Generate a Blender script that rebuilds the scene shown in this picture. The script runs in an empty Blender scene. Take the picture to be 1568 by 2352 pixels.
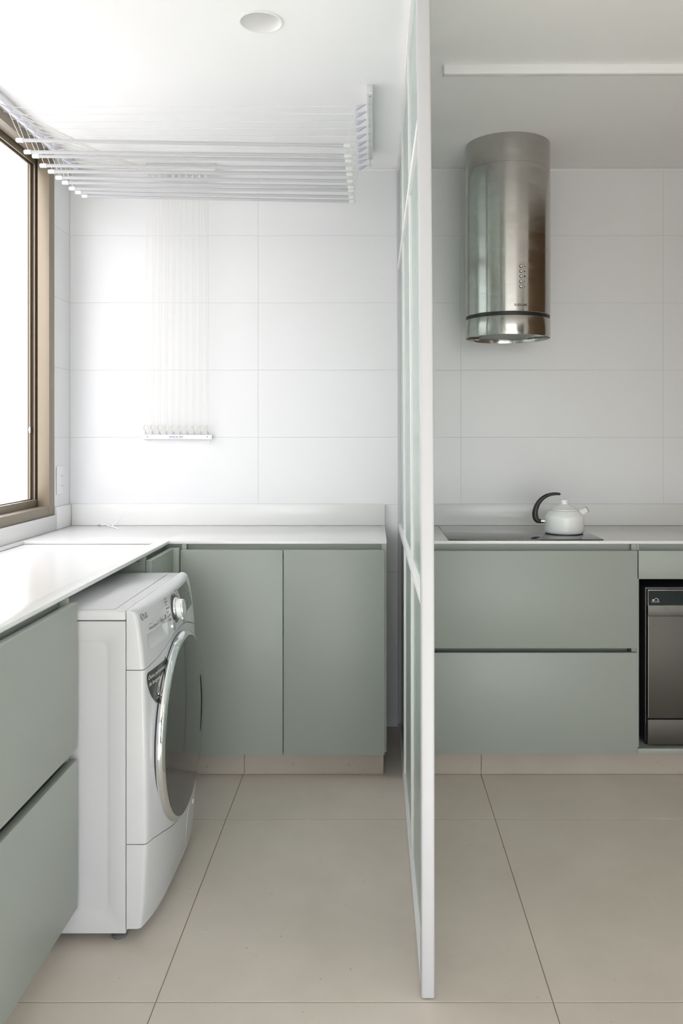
import bpy, bmesh, math, random
from mathutils import Vector, Matrix

random.seed(7)
sc = bpy.context.scene
C = sc.collection
PI = math.pi

# ------------------------------------------------------------------ camera, light, exposure
cam_d = bpy.data.cameras.new('camera')
cam = bpy.data.objects.new('camera', cam_d)
C.objects.link(cam)
cam.location = (0, 0, 1.30)
cam.rotation_euler = (PI / 2, 0, 0)
cam_d.sensor_fit = 'VERTICAL'
cam_d.sensor_height = 36
cam_d.lens = 1912 / 2352 * 36
cam_d.shift_x = -74 / 2352
cam_d.shift_y = -176 / 2352
cam_d.clip_start = 0.02
sc.camera = cam

world = bpy.data.worlds.new('overcast_sky')
sc.world = world
world.use_nodes = True
wn = world.node_tree
wn.nodes.clear()
w_out = wn.nodes.new('ShaderNodeOutputWorld')
w_bg = wn.nodes.new('ShaderNodeBackground')
w_tc = wn.nodes.new('ShaderNodeTexCoord')
w_sep = wn.nodes.new('ShaderNodeSeparateXYZ')
w_rmp = wn.nodes.new('ShaderNodeValToRGB')
w_map = wn.nodes.new('ShaderNodeMapRange')
w_map.inputs[1].default_value = -1
w_map.inputs[2].default_value = 1
wn.links.new(w_tc.outputs['Generated'], w_sep.inputs[0])
wn.links.new(w_sep.outputs['Z'], w_map.inputs[0])
wn.links.new(w_map.outputs[0], w_rmp.inputs[0])
w_rmp.color_ramp.elements[0].position = 0.47
w_rmp.color_ramp.elements[0].color = (0.25, 0.245, 0.24, 1)
w_rmp.color_ramp.elements[1].position = 0.54
w_rmp.color_ramp.elements[1].color = (0.955, 0.953, 1.015, 1)
wn.links.new(w_rmp.outputs[0], w_bg.inputs['Color'])
w_bg.inputs['Strength'].default_value = 7.3
wn.links.new(w_bg.outputs[0], w_out.inputs[0])

sun_d = bpy.data.lights.new('bounce_sun', 'SUN')
sun_d.energy = 16.0
sun_d.angle = 0.01
sun_d.color = (1.0, 1.0, 1.0)
sun = bpy.data.objects.new('bounce_sun', sun_d)
C.objects.link(sun)
# added sun: its bounce off the floor behind the camera brightens the ceiling
sun.rotation_euler = Vector((-0.18, 0.86, -0.48)).to_track_quat('-Z', 'Y').to_euler()

sc.view_settings.view_transform = 'Standard'
sc.view_settings.look = 'None'
sc.view_settings.gamma = 1
sc.view_settings.use_curve_mapping = False
sc.view_settings.exposure = 0.0
sc.cycles.use_denoising = True
sc.cycles.diffuse_bounces = 6
sc.cycles.max_bounces = 10


def portal(name, loc, rot, sx, sy):
    l = bpy.data.lights.new(name, 'AREA')
    l.shape = 'RECTANGLE'
    l.size = sx
    l.size_y = sy
    l.cycles.is_portal = True
    o = bpy.data.objects.new(name, l)
    o.location = loc
    o.rotation_euler = rot
    C.objects.link(o)


portal('daylight_portal_laundry_window', (-1.46, 2.36, 1.73), (0, -PI / 2, 0), 1.40, 2.22)
portal('daylight_portal_added_back', (0.55, -3.10, 1.2), (PI / 2, 0, 0), 3.4, 2.4)  # guides sky light through the opening added behind the camera
portal('daylight_portal_added_right', (2.50, -0.95, 1.2), (0, PI / 2, 0), 2.4, 3.3)  # guides sky light through the opening added at right


# ------------------------------------------------------------------ materials
def pmat(name, col, rough=0.5, metal=0.0, **kw):
    m = bpy.data.materials.new(name)
    m.use_nodes = True
    b = m.node_tree.nodes['Principled BSDF']
    b.inputs['Base Color'].default_value = (*col, 1)
    b.inputs['Roughness'].default_value = rough
    b.inputs['Metallic'].default_value = metal
    for k, v in kw.items():
        b.inputs[k].default_value = v
    return m


def add_bump(m, scale, strength, dist=0.002, detail=4, stretch=(1, 1, 1), rough_var=0.0):
    nt = m.node_tree
    b = nt.nodes['Principled BSDF']
    tc = nt.nodes.new('ShaderNodeTexCoord')
    mp = nt.nodes.new('ShaderNodeMapping')
    mp.inputs['Scale'].default_value = stretch
    n = nt.nodes.new('ShaderNodeTexNoise')
    n.inputs['Scale'].default_value = scale
    n.inputs['Detail'].default_value = detail
    bp = nt.nodes.new('ShaderNodeBump')
    bp.inputs['Strength'].default_value = strength
    bp.inputs['Distance'].default_value = dist
    nt.links.new(tc.outputs['Object'], mp.inputs[0])
    nt.links.new(mp.outputs[0], n.inputs['Vector'])
    nt.links.new(n.outputs['Fac'], bp.inputs['Height'])
    nt.links.new(bp.outputs[0], b.inputs['Normal'])
    if rough_var:
        r0 = b.inputs['Roughness'].default_value
        mr = nt.nodes.new('ShaderNodeMapRange')
        mr.inputs[3].default_value = r0 - rough_var
        mr.inputs[4].default_value = r0 + rough_var
        nt.links.new(n.outputs['Fac'], mr.inputs[0])
        nt.links.new(mr.outputs[0], b.inputs['Roughness'])
    return m


def stone_mat(name, c1, c2, rough, vein):
    m = pmat(name, c1, rough)
    nt = m.node_tree
    b = nt.nodes['Principled BSDF']
    geo = nt.nodes.new('ShaderNodeNewGeometry')
    n1 = nt.nodes.new('ShaderNodeTexNoise')
    n1.inputs['Scale'].default_value = 2.6
    n1.inputs['Detail'].default_value = 9
    n1.inputs['Roughness'].default_value = 0.62
    r1 = nt.nodes.new('ShaderNodeValToRGB')
    r1.color_ramp.elements[0].position = 0.36
    r1.color_ramp.elements[0].color = (*c1, 1)
    r1.color_ramp.elements[1].position = 0.64
    r1.color_ramp.elements[1].color = (*c2, 1)
    n2 = nt.nodes.new('ShaderNodeTexNoise')
    n2.inputs['Scale'].default_value = 5.5
    n2.inputs['Detail'].default_value = 6
    n2.inputs['Distortion'].default_value = 1.6
    r2 = nt.nodes.new('ShaderNodeValToRGB')          # thin chalky scratches
    e = r2.color_ramp.elements
    e[0].position = 0.492
    e[0].color = (0, 0, 0, 1)
    e[1].position = 0.508
    e[1].color = (0, 0, 0, 1)
    k = e.new(0.5)
    k.color = (1, 1, 1, 1)
    n3 = nt.nodes.new('ShaderNodeTexNoise')
    n3.inputs['Scale'].default_value = 3.1
    r3 = nt.nodes.new('ShaderNodeValToRGB')
    r3.color_ramp.elements[0].position = 0.60
    r3.color_ramp.elements[1].position = 0.72
    mul = nt.nodes.new('ShaderNodeMath')
    mul.operation = 'MULTIPLY'
    mul2 = nt.nodes.new('ShaderNodeMath')
    mul2.operation = 'MULTIPLY'
    mul2.inputs[1].default_value = 0.22
    mix = nt.nodes.new('ShaderNodeMixRGB')
    mix.inputs['Color2'].default_value = (*vein, 1)
    n4 = nt.nodes.new('ShaderNodeTexNoise')           # small dark specks
    n4.inputs['Scale'].default_value = 60
    r4 = nt.nodes.new('ShaderNodeValToRGB')
    r4.color_ramp.elements[0].position = 0.24
    r4.color_ramp.elements[0].color = (0.75, 0.72, 0.66, 1)
    r4.color_ramp.elements[1].position = 0.28
    mm = nt.nodes.new('ShaderNodeMixRGB')
    mm.blend_type = 'MULTIPLY'
    mm.inputs['Fac'].default_value = 1
    for n in (n1, n2, n3, n4):
        nt.links.new(geo.outputs['Position'], n.inputs['Vector'])
    nt.links.new(n1.outputs['Fac'], r1.inputs[0])
    nt.links.new(n2.outputs['Fac'], r2.inputs[0])
    nt.links.new(n3.outputs['Fac'], r3.inputs[0])
    nt.links.new(n4.outputs['Fac'], r4.inputs[0])
    nt.links.new(r2.outputs[0], mul.inputs[0])
    nt.links.new(r3.outputs[0], mul.inputs[1])
    nt.links.new(mul.outputs[0], mul2.inputs[0])
    nt.links.new(mul2.outputs[0], mix.inputs['Fac'])
    nt.links.new(r1.outputs[0], mix.inputs['Color1'])
    nt.links.new(mix.outputs[0], mm.inputs['Color1'])
    nt.links.new(r4.outputs[0], mm.inputs['Color2'])
    nt.links.new(mm.outputs[0], b.inputs['Base Color'])
    return m


def brushed_steel(name, col, rough, aniso=0.75):
    """steel brushed round the cylinder: blurs up and down, stays crisp sideways"""
    m = pmat(name, col, rough, 1.0)
    nt = m.node_tree
    b = nt.nodes['Principled BSDF']
    b.inputs['Anisotropic'].default_value = aniso
    b.inputs['Anisotropic Rotation'].default_value = 0.25
    tg = nt.nodes.new('ShaderNodeTangent')
    tg.direction_type = 'RADIAL'
    tg.axis = 'Z'
    nt.links.new(tg.outputs[0], b.inputs['Tangent'])
    geo = nt.nodes.new('ShaderNodeNewGeometry')
    mp = nt.nodes.new('ShaderNodeMapping')
    mp.inputs['Scale'].default_value = (3, 3, 9)
    n = nt.nodes.new('ShaderNodeTexNoise')
    n.inputs['Scale'].default_value = 2.2
    n.inputs['Detail'].default_value = 6
    n.inputs['Distortion'].default_value = 0.8
    mr = nt.nodes.new('ShaderNodeMapRange')
    mr.inputs[1].default_value = 0.35
    mr.inputs[2].default_value = 0.7
    mr.inputs[3].default_value = rough - 0.05
    mr.inputs[4].default_value = rough + 0.08
    nt.links.new(geo.outputs['Position'], mp.inputs[0])
    nt.links.new(mp.outputs[0], n.inputs['Vector'])
    nt.links.new(n.outputs['Fac'], mr.inputs[0])
    nt.links.new(mr.outputs[0], b.inputs['Roughness'])
    return m


def clear_glass(name):
    m = bpy.data.materials.new(name)
    m.use_nodes = True
    nt = m.node_tree
    nt.nodes.clear()
    out = nt.nodes.new('ShaderNodeOutputMaterial')
    mix = nt.nodes.new('ShaderNodeMixShader')
    tr = nt.nodes.new('ShaderNodeBsdfTransparent')
    tr.inputs[0].default_value = (0.95, 0.97, 0.96, 1)
    gl = nt.nodes.new('ShaderNodeBsdfGlossy')
    gl.inputs['Roughness'].default_value = 0.02
    fr = nt.nodes.new('ShaderNodeFresnel')
    nt.links.new(fr.outputs[0], mix.inputs[0])
    nt.links.new(tr.outputs[0], mix.inputs[1])
    nt.links.new(gl.outputs[0], mix.inputs[2])
    nt.links.new(mix.outputs[0], out.inputs[0])
    return m


M = {}
M['paint'] = add_bump(pmat('ceiling_paint', (0.90, 0.90, 0.91), 0.85), 180, 0.05)
M['wall_tile'] = pmat('white_wall_tile', (0.785, 0.785, 0.798), 0.28)
M['wall_grout'] = pmat('wall_grout', (0.60, 0.60, 0.58), 0.9)
M['wall_paint'] = add_bump(pmat('wall_paint', (0.62, 0.61, 0.59), 0.85), 160, 0.05)
M['plaster'] = add_bump(pmat('outdoor_plaster', (0.66, 0.655, 0.645), 0.95), 14, 0.6, 0.01, 8)
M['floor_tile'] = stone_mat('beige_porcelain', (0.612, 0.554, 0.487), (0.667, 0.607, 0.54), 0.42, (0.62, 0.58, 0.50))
M['shaded_floor_tile'] = stone_mat('shaded_beige_porcelain', (0.40, 0.352, 0.298), (0.45, 0.40, 0.342), 0.42, (0.55, 0.5, 0.43))  # floor tile with the cabinet overhang's shade mixed into its colour
M['floor_grout'] = pmat('floor_grout', (0.27, 0.21, 0.145), 0.95)
M['green'] = add_bump(pmat('sage_green_lacquer', (0.31, 0.336, 0.302), 0.42), 240, 0.03)
M['quartz'] = pmat('white_quartz', (0.78, 0.778, 0.77), 0.22)
M['white_metal'] = pmat('white_powder_coat', (0.52, 0.52, 0.54), 0.38)
M['white_plastic'] = pmat('white_plastic', (0.83, 0.83, 0.83), 0.35)
M['white_enamel'] = pmat('white_enamel', (0.90, 0.91, 0.91), 0.10)
M['appliance'] = pmat('white_appliance_enamel', (0.55, 0.55, 0.56), 0.26)
M['alu'] = pmat('brushed_aluminium', (0.78, 0.78, 0.79), 0.38, 0.6)
M['lilac'] = pmat('pale_lilac_plastic', (0.60, 0.60, 0.71), 0.35)
M['cord'] = pmat('white_nylon_cord', (0.80, 0.78, 0.74), 0.8)
M['bronze'] = pmat('bronze_window_aluminium', (0.265, 0.220, 0.165), 0.42, 0.35)
M['bronze_dark'] = pmat('dark_bronze_track', (0.085, 0.060, 0.035), 0.5, 0.2)
M['steel'] = brushed_steel('brushed_hood_steel', (0.52, 0.505, 0.48), 0.19)
M['steel_flat'] = pmat('satin_steel', (0.55, 0.54, 0.52), 0.33, 1.0)
M['dark_steel'] = add_bump(pmat('dark_dishwasher_steel', (0.085, 0.078, 0.068), 0.48, 0.6), 30, 0.02, 0.001, 3, (40, 1, 1))
M['mid_steel'] = pmat('dishwasher_trim_steel', (0.125, 0.118, 0.106), 0.45, 0.6)
M['edge_steel'] = pmat('bright_trim', (0.5, 0.48, 0.45), 0.3, 0.9)
M['chrome'] = pmat('chrome', (0.80, 0.81, 0.82), 0.06, 1.0)
M['black'] = pmat('black_plastic', (0.018, 0.018, 0.019), 0.40)
M['black_gloss'] = pmat('black_hob_glass', (0.035, 0.035, 0.035), 0.07, 0.0, **{'Coat Weight': 0.6, 'Coat Roughness': 0.03})
M['smoke'] = pmat('smoked_door_glass', (0.042, 0.042, 0.040), 0.05)
M['display'] = pmat('dark_display_glass', (0.055, 0.060, 0.058), 0.18)
M['display_teal'] = pmat('dark_teal_panel', (0.018, 0.025, 0.026), 0.30, 0.0, **{'Specular IOR Level': 0.2})
M['grey_print'] = pmat('grey_print', (0.10, 0.105, 0.105), 0.6)
M['dark_print'] = pmat('dark_print', (0.035, 0.035, 0.035), 0.6)
M['pale_print'] = pmat('pale_print', (0.66, 0.70, 0.68), 0.6)
M['mid_print'] = pmat('mid_grey_print', (0.30, 0.31, 0.31), 0.6)
M['blue_print'] = pmat('blue_print', (0.035, 0.07, 0.30), 0.6)
M['green_print'] = pmat('green_print', (0.22, 0.34, 0.12), 0.6)
M['sticker'] = pmat('charcoal_sticker', (0.050, 0.050, 0.048), 0.22)
M['rubber'] = pmat('grey_rubber', (0.12, 0.12, 0.115), 0.7)
M['wood'] = add_bump(pmat('brown_wood', (0.20, 0.115, 0.06), 0.45), 9, 0.1, 0.002, 6, (1, 12, 1))
M['clear'] = clear_glass('clear_window_glass')
M['lamp_off'] = pmat('frosted_lamp', (0.62, 0.63, 0.64), 0.5)
M['diffuser'] = pmat('opal_diffuser', (0.74, 0.74, 0.76), 0.35)
fg = pmat('frosted_green_glass', (0.78, 0.90, 0.855), 0.26, 0.0, IOR=1.45)
fg.node_tree.nodes['Principled BSDF'].inputs['Transmission Weight'].default_value = 0.70
add_bump(fg, 90, 0.22, 0.002, 2, (1, 1, 0.25))
M['frosted'] = fg

# ------------------------------------------------------------------ helpers
ORG = {}


def worg(o):
    v = Vector((0, 0, 0))
    while o is not None:
        v += Vector(ORG.get(o.name, (0, 0, 0)))
        o = o.parent
    return v


def obj(name, bm, mat, parent=None, angle=32, kind=None, label=None):
    """links a bmesh given in world coordinates as ONE object under its parent"""
    bmesh.ops.recalc_face_normals(bm, faces=bm.faces)
    if parent is not None:
        bmesh.ops.translate(bm, verts=bm.verts, vec=-worg(parent))
    me = bpy.data.meshes.new(name)
    bm.to_mesh(me)
    bm.free()
    me.materials.append(M[mat])
    if angle:
        me.shade_smooth()
        me.set_sharp_from_angle(angle=math.radians(angle))
    o = bpy.data.objects.new(name, me)
    C.objects.link(o)
    o.parent = parent
    if kind:
        o['kind'] = kind
    if label:
        o['label'] = label
    return o


def thing(name, label, cat, loc, group=None):
    o = bpy.data.objects.new(name, None)
    o.empty_display_size = 0.1
    C.objects.link(o)
    o.location = loc
    ORG[o.name] = loc
    o['label'] = label
    o['category'] = cat
    o['kind'] = 'thing'
    if group:
        o['group'] = group
    return o


def NB():
    return bmesh.new()


def merge(bm, b2):
    me = bpy.data.meshes.new('tmp')
    b2.to_mesh(me)
    b2.free()
    bm.from_mesh(me)
    bpy.data.meshes.remove(me)
    return bm


def box(bm, x0, x1, y0, y1, z0, z1, bev=0.0, seg=2):
    b = bmesh.new()
    bmesh.ops.create_cube(b, size=1)
    for v in b.verts:
        v.co = Vector(((x0 + x1) / 2 + v.co.x * (x1 - x0), (y0 + y1) / 2 + v.co.y * (y1 - y0), (z0 + z1) / 2 + v.co.z * (z1 - z0)))
    if bev:
        bmesh.ops.bevel(b, geom=list(b.edges), offset=bev, segments=seg, profile=0.5, affect='EDGES')
    return merge(bm, b)


def B(*a, **k):
    return box(NB(), *a, **k)


def prism(bm, pts, axis, a0, a1, bev=0.0):
    """closed outline pts (2-D) pushed along an axis: 'x' uses (y,z), 'y' uses (x,z), 'z' uses (x,y)"""
    b = bmesh.new()

    def P3(p, a):
        return {'x': (a, p[0], p[1]), 'y': (p[0], a, p[1]), 'z': (p[0], p[1], a)}[axis]
    lo = [b.verts.new(P3(p, a0)) for p in pts]
    hi = [b.verts.new(P3(p, a1)) for p in pts]
    n = len(pts)
    b.faces.new(lo)
    b.faces.new(hi[::-1])
    for i in range(n):
        b.faces.new((lo[i], hi[i], hi[(i + 1) % n], lo[(i + 1) % n]))
    bmesh.ops.recalc_face_normals(b, faces=b.faces)
    if bev:
        bmesh.ops.bevel(b, geom=list(b.edges), offset=bev, segments=2, profile=0.5, affect='EDGES')
    return merge(bm, b)


def lathe(bm, prof, n, place, close=True):
    """prof: (radius, height) pairs; place(r*cos, r*sin, h) -> world point"""
    rings = []
    for r, h in prof:
        if r < 1e-6:
            rings.append([bm.verts.new(place(0, 0, h))])
        else:
            rings.append([bm.verts.new(place(r * math.cos(2 * PI * i / n), r * math.sin(2 * PI * i / n), h)) for i in range(n)])
    for a, c in zip(rings, rings[1:]):
        for i in range(n):
            j = (i + 1) % n
            f = [a[i] if len(a) > 1 else a[0], a[j] if len(a) > 1 else a[0], c[j] if len(c) > 1 else c[0], c[i] if len(c) > 1 else c[0]]
            u = []
            for v in f:
                if v not in u:
                    u.append(v)
            if len(u) > 2:
                bm.faces.new(u)
    return bm


def up(cx, cy):
    return lambda a, b, h: (cx + a, cy + b, h)


def tube(bm, pts, r, n=6, cap=True):
    pts = [Vector(p) for p in pts]
    rr = r if isinstance(r, (list, tuple)) else [r] * len(pts)
    prev = None
    rings = []
    for i, p in enumerate(pts):
        t = (pts[min(i + 1, len(pts) - 1)] - pts[max(i - 1, 0)]).normalized()
        if prev is None:
            a = t.cross(Vector((0, 0, 1)))
            if a.length < 0.1:
                a = t.cross(Vector((1, 0, 0)))
        else:
            a = prev - t * prev.dot(t)
        a.normalize()
        prev = a
        b = t.cross(a)
        rings.append([bm.verts.new(p + rr[i] * (a * math.cos(2 * PI * k / n) + b * math.sin(2 * PI * k / n))) for k in range(n)])
    for u, v in zip(rings, rings[1:]):
        for k in range(n):
            bm.faces.new((u[k], u[(k + 1) % n], v[(k + 1) % n], v[k]))
    if cap:
        bm.faces.new(rings[0][::-1])
        bm.faces.new(rings[-1])
    return bm


def smooth_path(pts, per=6):
    P = [Vector(p) for p in pts]
    out = []
    for i in range(len(P) - 1):
        p0, p1, p2, p3 = P[max(i - 1, 0)], P[i], P[i + 1], P[min(i + 2, len(P) - 1)]
        for k in range(per):
            t = k / per
            out.append(0.5 * ((2 * p1) + (p2 - p0) * t + (2 * p0 - 5 * p1 + 4 * p2 - p3) * t * t + (3 * p1 - p0 - 3 * p2 + p3) * t ** 3))
    out.append(P[-1])
    return out


def torus(bm, c, R, r, axis='y', n=18, m=8):
    pts = []
    for i in range(n):
        for j in range(m):
            a, b = 2 * PI * i / n, 2 * PI * j / m
            u, v, w = (R + r * math.cos(b)) * math.cos(a), (R + r * math.cos(b)) * math.sin(a), r * math.sin(b)
            q = {'x': (w, u, v), 'y': (u, w, v), 'z': (u, v, w)}[axis]
            pts.append(bm.verts.new((c[0] + q[0], c[1] + q[1], c[2] + q[2])))
    for i in range(n):
        for j in range(m):
            bm.faces.new((pts[i * m + j], pts[((i + 1) % n) * m + j], pts[((i + 1) % n) * m + (j + 1) % m], pts[i * m + (j + 1) % m]))
    return bm


def text_bm(body, size, place, shear=0.0, offset=0.0, align='LEFT', width=None, res=3):
    """flat lettering; place(u, v) maps the text plane (metres) into the world"""
    cu = bpy.data.curves.new('lettering', 'FONT')
    cu.body = body
    cu.size = size
    cu.shear = shear
    cu.offset = offset
    cu.align_x = align
    cu.resolution_u = res
    o = bpy.data.objects.new('lettering', cu)
    C.objects.link(o)
    dg = bpy.context.evaluated_depsgraph_get()
    me = bpy.data.meshes.new_from_object(o.evaluated_get(dg))
    bpy.data.objects.remove(o)
    bpy.data.curves.remove(cu)
    bm = NB()
    bm.from_mesh(me)
    bpy.data.meshes.remove(me)
    xs = [v.co.x for v in bm.verts] or [0]
    k = 1.0
    if width:
        k = width / max(1e-6, max(xs) - min(xs))
    x0 = min(xs) if align == 'LEFT' else 0
    for v in bm.verts:
        v.co = Vector(place((v.co.x - x0) * k, v.co.y))
    return bm


def tile_mesh(w, h, t, c=0.0006, cache={}):
    """thin tile lying on its back in the xy plane, front face at z=0, arrised edges, 18 triangles"""
    key = (round(w, 4), round(h, 4), t)
    if key in cache:
        return cache[key]
    q = lambda d, z: [(d, d, z), (w - d, d, z), (w - d, h - d, z), (d, h - d, z)]
    vs = q(c, 0) + q(0, -c) + q(0, -t)
    fs = [(0, 1, 2, 3)]
    for a, b in ((0, 4), (4, 8)):
        for i in range(4):
            j = (i + 1) % 4
            fs.append((b + i, b + j, a + j, a + i))
    me = bpy.data.meshes.new('tile')
    me.from_pydata(vs, [], fs)
    cache[key] = me
    return me


def put_tile(name, me, mat, parent, loc, rot):
    if not me.materials:
        me.materials.append(M[mat])
    o = bpy.data.objects.new(name, me)
    C.objects.link(o)
    o.parent = parent
    o.location = loc
    o.rotation_euler = rot
    return o


def structure(name, bm, mat, angle=32):
    return obj(name, bm, mat, None, angle, 'structure')


# ------------------------------------------------------------------ room shell
XL, XR, YB, YF, H = -1.355, 2.40, 3.713, -3.0, 2.49

# floor and its porcelain tiles
floor = structure('floor', B(XL - 0.12, XR + 0.12, YF - 0.12, YB + 0.12, -0.16, -0.0007), 'floor_grout', 0)
TP, GX, GY, G = 0.911, -0.5, 1.909, 0.0026
for i in range(-2, 5):
    for j in range(-6, 3):
        x0, x1 = max(GX + i * TP, XL), min(GX + (i + 1) * TP, XR if j < 1 else 1.705)
        y0, y1 = max(GY + j * TP, YF), min(GY + (j + 1) * TP, YB)
        if x1 - x0 < 0.03 or y1 - y0 < 0.03:
            continue
        put_tile('tile', tile_mesh(x1 - x0 - G, y1 - y0 - G, 0.0055, 0.0005), 'floor_tile', floor, (x0 + G / 2, y0 + G / 2, 0), (0, 0, 0))

# back wall: rectified white tiles on a grouted wall
wall_back = structure('wall_back', B(XL - 0.12, XR + 0.12, YB + 0.0013, YB + 0.14, -0.1, H + 0.15), 'wall_grout', 0)
WX, WW, WH, WG = -0.5146, 0.903, 0.30, 0.0011
rows = [0.0, 0.091, 0.391, 0.691, 0.991, 1.291, 1.591, 1.891, 2.191, H - 0.001]
for r in range(len(rows) - 1):
    for i in range(-1, 4):
        x0, x1 = max(WX + i * WW, XL), min(WX + (i + 1) * WW, 1.705)
        if x1 - x0 < 0.02:
            continue
        if r < 4 and i != 0:            # hidden behind the fitted cabinets
            continue
        put_tile('tile', tile_mesh(x1 - x0 - WG, rows[r + 1] - rows[r] - WG, 0.008), 'wall_tile', wall_back,
                 (x0 + WG / 2, YB, rows[r] + WG / 2), (PI / 2, 0, 0))

# left wall round the window
WY0, WY1, WZ0, WZ1 = 1.20, 3.525, 0.965, 2.487
b = B(XL - 0.14, XL - 0.0013, YF - 0.12, YB + 0.12, -0.1, WZ0)
box(b, XL - 0.14, XL - 0.0013, YF - 0.12, WY0, WZ0, H + 0.15)
box(b, XL - 0.14, XL - 0.0013, WY1, YB + 0.12, WZ0, H + 0.15)
box(b, XL - 0.14, XL - 0.0013, WY0, WY1, WZ1, H + 0.15)
wall_left = structure('wall_left', b, 'wall_grout', 0)
for r in range(3, len(rows) - 1):
    z0 = max(rows[r], 0.9)
    put_tile('tile', tile_mesh(YB - WY1 - 0.004, rows[r + 1] - z0 - WG, 0.008), 'wall_tile', wall_left,
             (XL, WY1 + 0.003, z0 + WG / 2), (PI / 2, 0, PI / 2))
for r in range(0, len(rows) - 1):
    put_tile('tile', tile_mesh(0.9, rows[r + 1] - rows[r] - WG, 0.008), 'wall_tile', wall_left,
             (XL, 0.29, rows[r] + WG / 2), (PI / 2, 0, PI / 2))

b = B(XR, XR + 0.12, 0.7, YB + 0.12, -0.1, H + 0.15)
box(b, XR, XR + 0.12, YF - 0.12, -2.6, -0.1, H + 0.15)
box(b, XR, XR + 0.12, -2.6, 0.7, 2.4, H + 0.15)
wall_right = structure('wall_right', b, 'wall_paint', 0)
b = B(XL, -1.15, YF - 0.12, YF, -0.1, H + 0.15)
box(b, 2.25, XR, YF - 0.12, YF, -0.1, H + 0.15)
box(b, -1.15, 2.25, YF - 0.12, YF, 2.4, H + 0.15)
wall_front = structure('wall_front', b, 'wall_paint', 0)

# unseen wood block added to darken the kitchen's right side and tint the hood
structure('wall_added_kitchen', B(1.706, XR - 0.001, 2.25, YB - 0.001, 0.0, H - 0.001, bev=0.002), 'wood')

# ceiling with the downlight's round cut-out
LX, LY, LR = -0.3246, 2.395, 0.058
b = NB()
n = 48
ring = [b.verts.new((LX + LR * math.cos(2 * PI * k / n), LY + LR * math.sin(2 * PI * k / n), H)) for k in range(n)]
sq = []
for k in range(n):
    a = 2 * PI * k / n
    m_ = 0.3 / max(abs(math.cos(a)), abs(math.sin(a)))
    sq.append(b.verts.new((LX + m_ * math.cos(a), LY + m_ * math.sin(a), H)))
for k in range(n):
    b.faces.new((ring[k], ring[(k + 1) % n], sq[(k + 1) % n], sq[k]))
X0, X1, Y0, Y1 = XL - 0.12, XR + 0.12, YF - 0.12, YB + 0.12
for (a0, a1, c0, c1) in ((X0, LX - 0.3, Y0, Y1), (LX + 0.3, X1, Y0, Y1), (LX - 0.3, LX + 0.3, Y0, LY - 0.3), (LX - 0.3, LX + 0.3, LY + 0.3, Y1)):
    b.faces.new([b.verts.new(p) for p in ((a0, c0, H), (a1, c0, H), (a1, c1, H), (a0, c1, H))])
bmesh.ops.remove_doubles(b, verts=b.verts, dist=1e-5)
box(b, X0, X1, Y0, Y1, H + 0.16, H + 0.2)
ceiling = structure('ceiling', b, 'paint', 0)

# narrow white closing strip where ceiling meets wall
structure('trim_1', B(XL, 1.705, YB - 0.004, YB + 0.006, H - 0.012, H - 0.0005, bev=0.001), 'white_plastic')
structure('trim_2', B(XL - 0.006, XL + 0.004, WY1 + 0.002, YB - 0.004, H - 0.012, H - 0.0005, bev=0.001), 'white_plastic')

# ------------------------------------------------------------------ laundry window (bronze sliding window, sashes pushed aside)
win = structure('window_1', B(XL - 0.045, XL + 0.004, WY1 - 0.057, WY1, WZ0, WZ1, bev=0.0015), 'bronze')   # far jamb
for nm, args in (('frame', (XL - 0.045, XL + 0.004, WY0, WY0 + 0.057, WZ0, WZ1)),
                 ('frame', (XL - 0.045, XL + 0.004, WY0 + 0.057, WY1 - 0.057, WZ0, WZ0 + 0.038)),
                 ('frame', (XL - 0.045, XL + 0.004, WY0 + 0.057, WY1 - 0.057, WZ1 - 0.038, WZ1))):
    obj(nm, B(*args, bev=0.0015), 'bronze', win)
# sliding tracks: dark grooves between thin bronze ribs, round all four sides
for nm, mat, xa, xb, d in (('track', 'bronze_dark', 0.056, 0.045, 0.030), ('rib', 'bronze', 0.060, 0.056, 0.058),
                           ('track', 'bronze_dark', 0.074, 0.060, 0.046), ('rib', 'bronze', 0.080, 0.074, 0.060), ('track', 'bronze_dark', 0.088, 0.080, 0.052)):
    b = NB()
    e = 0.0
    sill = 0.010 if nm == 'rib' else 0.0
    box(b, XL - xa, XL - xb, WY1 - d - e, WY1, WZ0, WZ1)
    box(b, XL - xa, XL - xb, WY0, WY0 + d, WZ0, WZ1)
    box(b, XL - xa, XL - xb, WY0 + d, WY1 - d, WZ0, WZ0 + d + sill)
    box(b, XL - xa, XL - xb, WY0 + d, WY1 - d, WZ1 - d, WZ1)
    obj(nm, b, mat, win)
# track upstand of the sill (vertical brown face in front of the opening)
obj('sill_track', B(XL - 0.058, XL - 0.046, WY0 + 0.057, WY1 - 0.057, WZ0 + 0.030, WZ0 + 0.068, bev=0.001), 'bronze', win)
b = B(XL - 0.078, XL - 0.071, WY1 - 0.066, WY1 - 0.056, 1.31, 1.335, bev=0.001)
box(b, XL - 0.078, XL - 0.070, WY1 - 0.069, WY1 - 0.058, 1.318, 1.327, bev=0.001)
obj('catch', b, 'chrome', win)
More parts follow.
